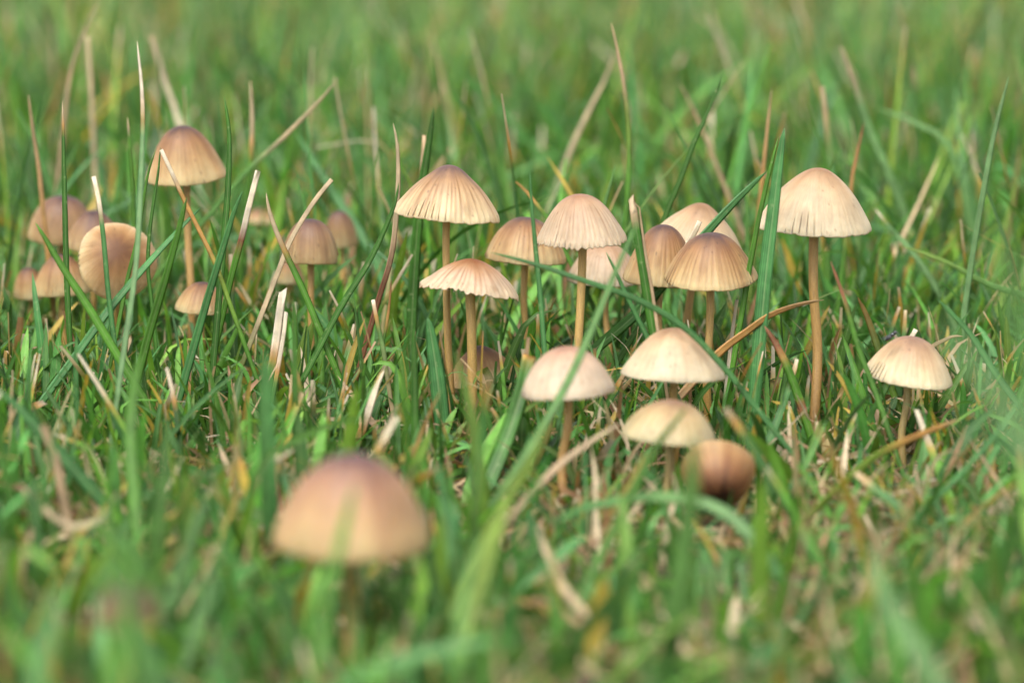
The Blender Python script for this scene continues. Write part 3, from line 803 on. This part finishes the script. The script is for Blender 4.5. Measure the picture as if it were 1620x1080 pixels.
H('wide ribbed blade slanting from the wide pair of blades down left between the overlapping caps', [(1214,270),(1170,312),(1118,368),(1060,437),(1000,502),(931,562)], 17, .534, [(0,'bg'),(.3,'bg'),(.6,'dg'),(1,'dg')], tipd=.541)
H('long arching blade running across the crinkled stem and down right', [(776,399),(847,418),(921,443),(1015,477),(1084,519),(1140,575),(1200,650)], 10, .492, G('bg'), tipd=.50)
H('pale blurred blade rising to the right in front of the pink blurred cap', [(1010,350),(986,402),(941,509),(902,597),(850,690),(770,810)], 13, .455, G('lg'), tipd=.475)
H('slim blade leaning left just right of the crinkled stem', [(959,399),(972,425),(990,465),(1012,510),(1032,550)], 9, .512, G('bg'))
H('small cut blade with white and orange tip between the brown topped pair', [(1107,350),(1102,362),(1095,375),(1084,393),(1062,430)], 9, .536, tipc('white','lg',.2), tipd=.534, blunt=True)
H('wide ribbed blade standing directly left of the tallest mushroom', [(1241,202),(1233,255),(1222,340),(1210,440),(1201,540),(1192,650)], 23, .516, G('bg'), fold=.35)
H('narrow blade rising beside the wide ribbed one and leaning outwards', [(1232,216),(1218,270),(1203,334),(1190,400),(1178,470)], 9, .523, G('g'))
H('curved orange tan dead blade reaching left of the tallest stem', [(1303,474),(1280,478),(1250,486),(1216,500),(1185,522),(1140,556),(1100,600)], 13, .516, [(0,'tan'),(.2,'or'),(.5,'or'),(.7,'tan'),(1,'tan')], face=.5)
H('green blade with long reddish dry tip right of the tallest stem', [(1314,413),(1324,440),(1335,470),(1360,556),(1384,617),(1412,700)], 9, .503, [(0,'rb'),(.15,'rb'),(.25,'g'),(1,'lg')])
H('short orange edged blade between the tallest stem and the fly cap', [(1357,470),(1370,497),(1382,530),(1394,565)], 12, .54, [(0,'or'),(.3,'ol'),(1,'g')])
H('blade with dark red tip and rusty spots at the foot of the tallest stem', [(1209,515),(1224,538),(1240,568),(1256,608),(1272,655),(1288,710)], 14, .508, [(0,'rb'),(.14,'rb'),(.2,'or'),(.26,'g'),(.46,'g'),(.49,'rb'),(.53,'rb'),(.57,'g'),(.74,'g'),(.78,'or'),(.82,'rb'),(.86,'g'),(1,'g')])
H('tall pale green blade near the right edge, leaning right', [(1596,122),(1578,190),(1553,320),(1525,500),(1512,620)], 10, .552, G('pg'))
H('thin light blade running down right above the fly cap to the right edge', [(1430,390),(1504,418),(1560,448),(1625,470),(1680,500)], 10, .56, [(0,'yg'),(.3,'lg'),(1,'lg')], tipd=.57)
H('blue green blade slanting down to the right edge behind the fly cap', [(1483,473),(1532,524),(1578,594),(1622,654),(1660,720)], 11, .505, G('bg'))
H('blurred light blade with white tip leaning left right of the tallest cap', [(1384,330),(1408,360),(1440,395),(1486,464),(1520,540)], 10, .585, tipc('white','pg',.06))
H('broad pale blade with straw tip slanting down right of the tallest cap', [(1330,73),(1348,120),(1368,185),(1400,262),(1428,330),(1448,400)], 14, .625, [(0,'straw'),(.12,'straw'),(.2,'pg'),(1,'lg')])
H('dark blurred stalk with brown joints in the upper right', [(1418,0),(1432,45),(1440,75),(1446,120),(1452,180),(1450,290)], 10, .66, [(0,'tan'),(.1,'ol'),(.2,'dg'),(.25,'tan'),(.29,'dg'),(1,'dg')])
H('very blurred straw tipped blade curving right at upper right', [(1098,20),(1130,44),(1160,90),(1198,150)], 11, .78, [(0,'straw'),(.3,'pg'),(1,'g')])
H('thin orange brown stalk standing left of the tallest cap top', [(1221,140),(1216,185),(1212,225),(1205,290)], 7, .575, [(0,'tan'),(.3,'or'),(.5,'ol'),(1,'g')])
H('reddish tipped stalk right of the tallest cap top', [(1367,193),(1360,225),(1350,270),(1342,340)], 7, .58, [(0,'rb'),(.3,'or'),(.5,'g'),(1,'g')])
H('blurred blade with long whitish tip leaning left over the tall upper left mushroom', [(240,56),(250,92),(262,132),(276,170),(287,205)], 9, .655, [(0,'straw'),(.4,'white'),(.6,'pg'),(1,'lg')], blunt=True)
H('short blurred whitish blade tip at upper left, upright', [(138,56),(141,95),(144,140),(146,182)], 7, .64, G('straw'), blunt=True)
H('blurred straw blade curving down from the upper left corner', [(158,0),(138,40),(120,85),(108,140),(100,210)], 7, .62, [(0,'straw'),(.6,'tan'),(1,'ol')])
H('thin brown orange stalk at far left above the caps', [(45,150),(52,205),(60,255),(68,330)], 8, .575, [(0,'tan'),(.5,'or'),(1,'ol')])
H('arching blurred green blade in the foreground below the ball like cap', [(868,832),(910,808),(965,794),(1060,786),(1140,806),(1205,868),(1262,975),(1290,1070)], 20, .425, [(0,'bg'),(.35,'lg'),(.55,'pg'),(.7,'bg'),(1,'g')], tipd=.44)
H('broad dark green cut blade leaning right beside the pink blurred cap', [(838,562),(828,610),(806,680),(776,755),(738,850)], 27, .482, [(0,'or'),(.04,'ol'),(.1,'dg'),(1,'dg')], tipd=.495, blunt=True)
H('broad blue green pointed blade under the flat ragged cap', [(677,502),(684,545),(692,600),(700,670),(705,745)], 26, .513, G('bg'))
H('cut blade with torn white tip below the purplish bell cap', [(446,470),(442,500),(437,540),(428,600),(418,650)], 14, .522, [(0,'white'),(.25,'white'),(.33,'or'),(.4,'lg'),(1,'g')], blunt=True, torn=True)
H('second torn white tip pressed against the cut blade below the purplish bell cap', [(452,500),(450,520),(445,552),(436,605)], 7, .521, [(0,'white'),(.25,'white'),(.35,'or'),(.42,'lg'),(1,'g')], blunt=True, torn=True)
H('narrow upright blade with pale cut tip left of the broad blue green one', [(590,474),(597,510),(606,550),(612,590)], 7, .52, [(0,'white'),(.1,'or'),(.2,'lg'),(.7,'tan'),(1,'tan')], blunt=True)
H('thin brown tipped stalk between the dry reddish stalk and the broad dark blade', [(619,441),(617,470),(612,510),(602,560)], 5, .54, [(0,'rb'),(.25,'or'),(.35,'dg'),(1,'dg')])
H('yellow and orange dying blade slanting up right below the fly cap', [(1520,662),(1485,676),(1440,694),(1385,722),(1330,768),(1280,815),(1240,850)], 13, .462, [(0,'tan'),(.1,'or'),(.25,'or'),(.38,'yg'),(.6,'yg'),(1,'ol')], tipd=.485, face=.3)
H('green blade in front of the large foreground cap, very blurred', [(562,765),(553,800),(535,875),(518,950),(510,1000)], 20, .362, G('g'), tipd=.368)
H('tall blurred green blade left of centre in the lower left', [(222,560),(212,620),(206,700),(212,790),(218,880)], 22, .44, G('g'), tipd=.45)
H('blurred blade slanting over the yellowish cap', [(1088,642),(1068,668),(1045,697),(1015,750),(980,820)], 14, .43, G('g'), tipd=.44)
H('curved straw blade lying in the lower left foreground', [(30,765),(70,805),(118,832),(155,822),(186,780)], 11, .428, [(0,'straw'),(.5,'straw'),(1,'pg')], root=False, face=.4)
H('curved straw blade hanging down in the lower centre foreground', [(850,832),(868,880),(892,930),(940,988)], 14, .41, G('straw'), tipd=.43)
H('small dry white tipped blade pointing up right at left of the big foreground cap', [(466,710),(440,730),(418,752),(400,780),(380,840)], 11, .455, [(0,'white'),(.3,'straw'),(.45,'or'),(.6,'g'),(1,'g')])
H('pale blurred blade leaning right left of the big foreground cap', [(321,780),(312,820),(293,880),(276,940),(262,990)], 20, .40, G('pg'))
H('pale blurred blade leaning right below the big foreground cap, left side', [(354,870),(338,915),(318,975),(295,1045)], 19, .385, G('pg'))
H('bright yellow green blurred blade rising right in the lower centre', [(868,665),(840,730),(800,800),(750,890),(700,1010)], 18, .41, G('yg'), tipd=.43)
H('second bright yellow green blade spreading from the lower centre tuft, more upright', [(818,745),(790,830),(762,920),(735,1010),(720,1080)], 22, .385, G('yg'), tipd=.40)
H('wide green blade of the lower centre tuft leaning left', [(655,790),(672,860),(695,950),(715,1060)], 18, .40, G('lg'))
H('blurred green blade covering the left side of the ball like cap', [(1098,690),(1095,760),(1084,860),(1070,960)], 32, .385, G('lg'), tipd=.38)
H('dark green upright blade in front of the stem foot of the pink blurred cap', [(655,520),(656,600),(657,680),(660,760)], 13, .498, G('dg'))
H('large veil like blurred blade close to the lens at the right edge', [(1475,505),(1540,580),(1600,660),(1670,760),(1740,860)], 46, .285, G('pg'), tipd=.30)
H('pale out of focus blade low at the right edge, below the large veil', [(1500,640),(1560,690),(1630,740),(1700,800)], 40, .30, G('bg'), tipd=.31)
H('second very close blurred blade at the right edge, above the first', [(1560,330),(1590,420),(1620,520),(1660,640),(1700,760)], 42, .275, G('lg'), tipd=.28)
H('close blurred blade crossing the lower right corner', [(1370,880),(1400,940),(1440,1010),(1490,1090)], 36, .34, G('pg'), tipd=.345)
H('blue grey thin blade slanting up right in the lower right grass', [(1620,625),(1560,705),(1500,770),(1420,850),(1380,900)], 9, .455, G('bg'), tipd=.47)
H('blue green blade leaning left at the left edge', [(-5,615),(25,640),(55,672),(80,700)], 20, .46, G('bg'))
H('pinkish dry bent blade hanging near the left edge', [(68,672),(78,700),(90,735),(98,775)], 15, .45, G('tan'), blunt=True)
H('white tipped cut blade left of the broad blue green pointed blade', [(608,586),(598,605),(590,628),(578,665)], 13, .508, [(0,'white'),(.35,'white'),(.5,'or'),(.65,'lg'),(1,'g')])
H('curled dry blade tip sticking out behind the right side of the fly cap', [(1524,532),(1508,532),(1492,539),(1478,546),(1466,556)], 9, .535, [(0,'tan'),(.4,'tan'),(.6,'lg'),(1,'or')], tipd=.53)
H('small cut blade with square white tip peeking over the fly cap', [(1449,521),(1445,528),(1438,540),(1428,560)], 9, .54, tipc('white','lg',.16), blunt=True)
H('fine white straw standing upright behind the striped yellowish cap', [(1166,474),(1162,500),(1158,530),(1154,565)], 6, .53, [(0,'white'),(.5,'white'),(.6,'lg'),(1,'g')], blunt=True)
H('orange brown dead shoot leaning over the pale stem of the blurred caps', [(985,668),(955,685),(915,712),(885,735),(850,770)], 12, .458, [(0,'straw'),(.4,'tan'),(1,'ol')], tipd=.465)

H('blurred green blade directly in front of the dark purple foreground cap', [(228,800),(214,880),(200,960),(190,1050)], 34, .315, G('g'), tipd=.32)
H('second blurred blade in front of the dark purple foreground cap, leaning left', [(160,820),(186,900),(212,990),(230,1075)], 30, .305, G('dg'), tipd=.31)
lawn = []
lawn.append(grow(17000, wedge(.20, .90, .06), h_near, w_near, 9, rng, .03, .12, (.0, .5)))
lawn.append(grow(3600, wedge(.485, .60, .03), lambda x, y, N: rng.uniform(.012, .027, N), lambda N: rng.uniform(.0005, .0016, N), 11, rng, .05, .22, (.05, .42)))
# fine low grass filling the turf
lawn.append(grow(13000, wedge(.26, .90, .05), lambda x, y, N: rng.uniform(.005, .014, N), w_fine, 5, rng, .03, .06, (.2, .7)))
# longer blades in the foreground, mostly on the left
def front(N):
    x, y = wedge(.30, .48, .04)(N); k = rng.random(len(x)) < np.where(x < 0, .9, .5)
    return x[k], y[k]
lawn.append(grow(620, front, lambda x, y, N: rng.uniform(.018, .038, N), lambda N: rng.uniform(.0012, .0027, N), 12, rng, .02, .25, (.0, .5)))
# scattered tall shoots behind the mushrooms
lawn.append(grow(620, wedge(.545, .90, .05), lambda x, y, N: rng.uniform(.036, .064, N), lambda N: rng.uniform(.0006, .0016, N), 12, rng, .05, .35, (.0, .38)))
V, F, C, U = assemble(lawn)
o = mesh_obj('lawn_grass', V, F, M_GRASS, None, C, U)
tag(o, 'dense green lawn grass around and behind the mushrooms', 'grass', kind='stuff')

# dry thatch lying in the turf
th = []
th.append(grow(3000, wedge(.24, .90, .05), lambda x, y, N: rng.uniform(.008, .026, N), lambda N: rng.uniform(.0004, .0014, N), 6, rng, .93, .0, lying=True, kink_p=.35))
def litter(N):
    x, y = wedge(.33, .56, .02)(N); k = rng.random(len(x)) < np.where(x > .012, .95, .35)
    return x[k], y[k]
th.append(grow(1100, litter, lambda x, y, N: rng.uniform(.010, .030, N), lambda N: rng.uniform(.0004, .0013, N), 8, rng, .97, .0, (.8, .5), kink_p=.4))
th.append(grow(4600, wedge(.44, .60, .02), lambda x, y, N: rng.uniform(.005, .020, N), lambda N: rng.uniform(.0003, .0010, N), 6, rng, 1., .0, (.9, .5), kink_p=.5))
V, F, C, U = assemble(th)
o = mesh_obj('dry_thatch', V, F, M_GRASS, None, C, U)
tag(o, 'straw and brown dead blades lying matted between the grass', 'dead grass', kind='stuff')

# middle distance
def rect_mid(N):
    x = rng.uniform(-.75, .75, N); y = rng.uniform(-.75, 1.75, N)
    d = y+.53
    k = ~((np.abs(x) < .17*d+.05) & (d > .2) & (d < .88)) & ~((np.abs(x) < .12) & (np.abs(d) < .2))
    inview = (np.abs(x) < .17*d+.12) & (d > .8)
    k &= inview | (rng.random(N) < .55)
    return x[k], y[k]
V, F, C, U = grow(125000, rect_mid, lambda x, y, N: np.clip(np.exp(rng.normal(0, .3, N))*.034, .01, .075), lambda N: rng.uniform(.0005, .0017, N), 5, rng, .025, .06, (.1, .7), cull=False, tint=(1.5, 1.17, 1.75))  # tint paints the brighter, paler look of the distance into the blade colour
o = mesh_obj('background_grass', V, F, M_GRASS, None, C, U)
tag(o, 'soft blurred lawn stretching away behind the mushrooms', 'grass', kind='stuff')

# far lawn: one patch instanced over the rest of the lawn (geometry nodes, one object)
def far_lawn():
    r = rng
    def sq(N): return r.uniform(-.26, .26, N), r.uniform(-.26, .26, N)
    V, F, C, U = grow(5200, sq, lambda x, y, N: np.clip(np.exp(r.normal(0, .3, N))*.034, .01, .07), lambda N: r.uniform(.0012, .0028, N), 3, r, .02, .07, cull=False, tint=(1.5, 1.17, 1.75))  # same tint: background brightness put into the patch's blade colour
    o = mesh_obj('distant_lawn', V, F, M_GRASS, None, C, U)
    tag(o, 'lawn continuing into the distance all around', 'grass', kind='stuff')
    ng = bpy.data.node_groups.new('lawn_patches', 'GeometryNodeTree')
    ng.interface.new_socket('Geometry', in_out='INPUT', socket_type='NodeSocketGeometry')
    ng.interface.new_socket('Geometry', in_out='OUTPUT', socket_type='NodeSocketGeometry')
    N, L = ng.nodes, ng.links
    gi = N.new('NodeGroupInput'); go = N.new('NodeGroupOutput')
    grid = N.new('GeometryNodeMeshGrid')
    grid.inputs['Size X'].default_value = 12; grid.inputs['Size Y'].default_value = 12
    grid.inputs['Vertices X'].default_value = 25; grid.inputs['Vertices Y'].default_value = 25
    pos = N.new('GeometryNodeInputPosition'); sep = N.new('ShaderNodeSeparateXYZ'); L.new(pos.outputs[0], sep.inputs[0])
    ax = N.new('ShaderNodeMath'); ax.operation = 'ABSOLUTE'; L.new(sep.outputs[0], ax.inputs[0])
    lx = N.new('ShaderNodeMath'); lx.operation = 'LESS_THAN'; lx.inputs[1].default_value = .75; L.new(ax.outputs[0], lx.inputs[0])
    sy = N.new('ShaderNodeMath'); sy.operation = 'SUBTRACT'; sy.inputs[1].default_value = .5; L.new(sep.outputs[1], sy.inputs[0])
    ay = N.new('ShaderNodeMath'); ay.operation = 'ABSOLUTE'; L.new(sy.outputs[0], ay.inputs[0])
    ly = N.new('ShaderNodeMath'); ly.operation = 'LESS_THAN'; ly.inputs[1].default_value = 1.25; L.new(ay.outputs[0], ly.inputs[0])
    an = N.new('ShaderNodeMath'); an.operation = 'MULTIPLY'; L.new(lx.outputs[0], an.inputs[0]); L.new(ly.outputs[0], an.inputs[1])
    de = N.new('GeometryNodeDeleteGeometry'); L.new(grid.outputs[0], de.inputs[0]); L.new(an.outputs[0], de.inputs[1])
    iop = N.new('GeometryNodeInstanceOnPoints'); L.new(de.outputs[0], iop.inputs['Points']); L.new(gi.outputs[0], iop.inputs['Instance'])
    rv = N.new('FunctionNodeRandomValue'); rv.data_type = 'INT'; rv.inputs[4].default_value = 0; rv.inputs[5].default_value = 3
    mul = N.new('ShaderNodeMath'); mul.operation = 'MULTIPLY'; mul.inputs[1].default_value = math.pi/2; L.new(rv.outputs[2], mul.inputs[0])
    cx = N.new('ShaderNodeCombineXYZ'); L.new(mul.outputs[0], cx.inputs[2]); L.new(cx.outputs[0], iop.inputs['Rotation'])
    L.new(iop.outputs[0], go.inputs[0])
    md = o.modifiers.new('patches', 'NODES'); md.node_group = ng
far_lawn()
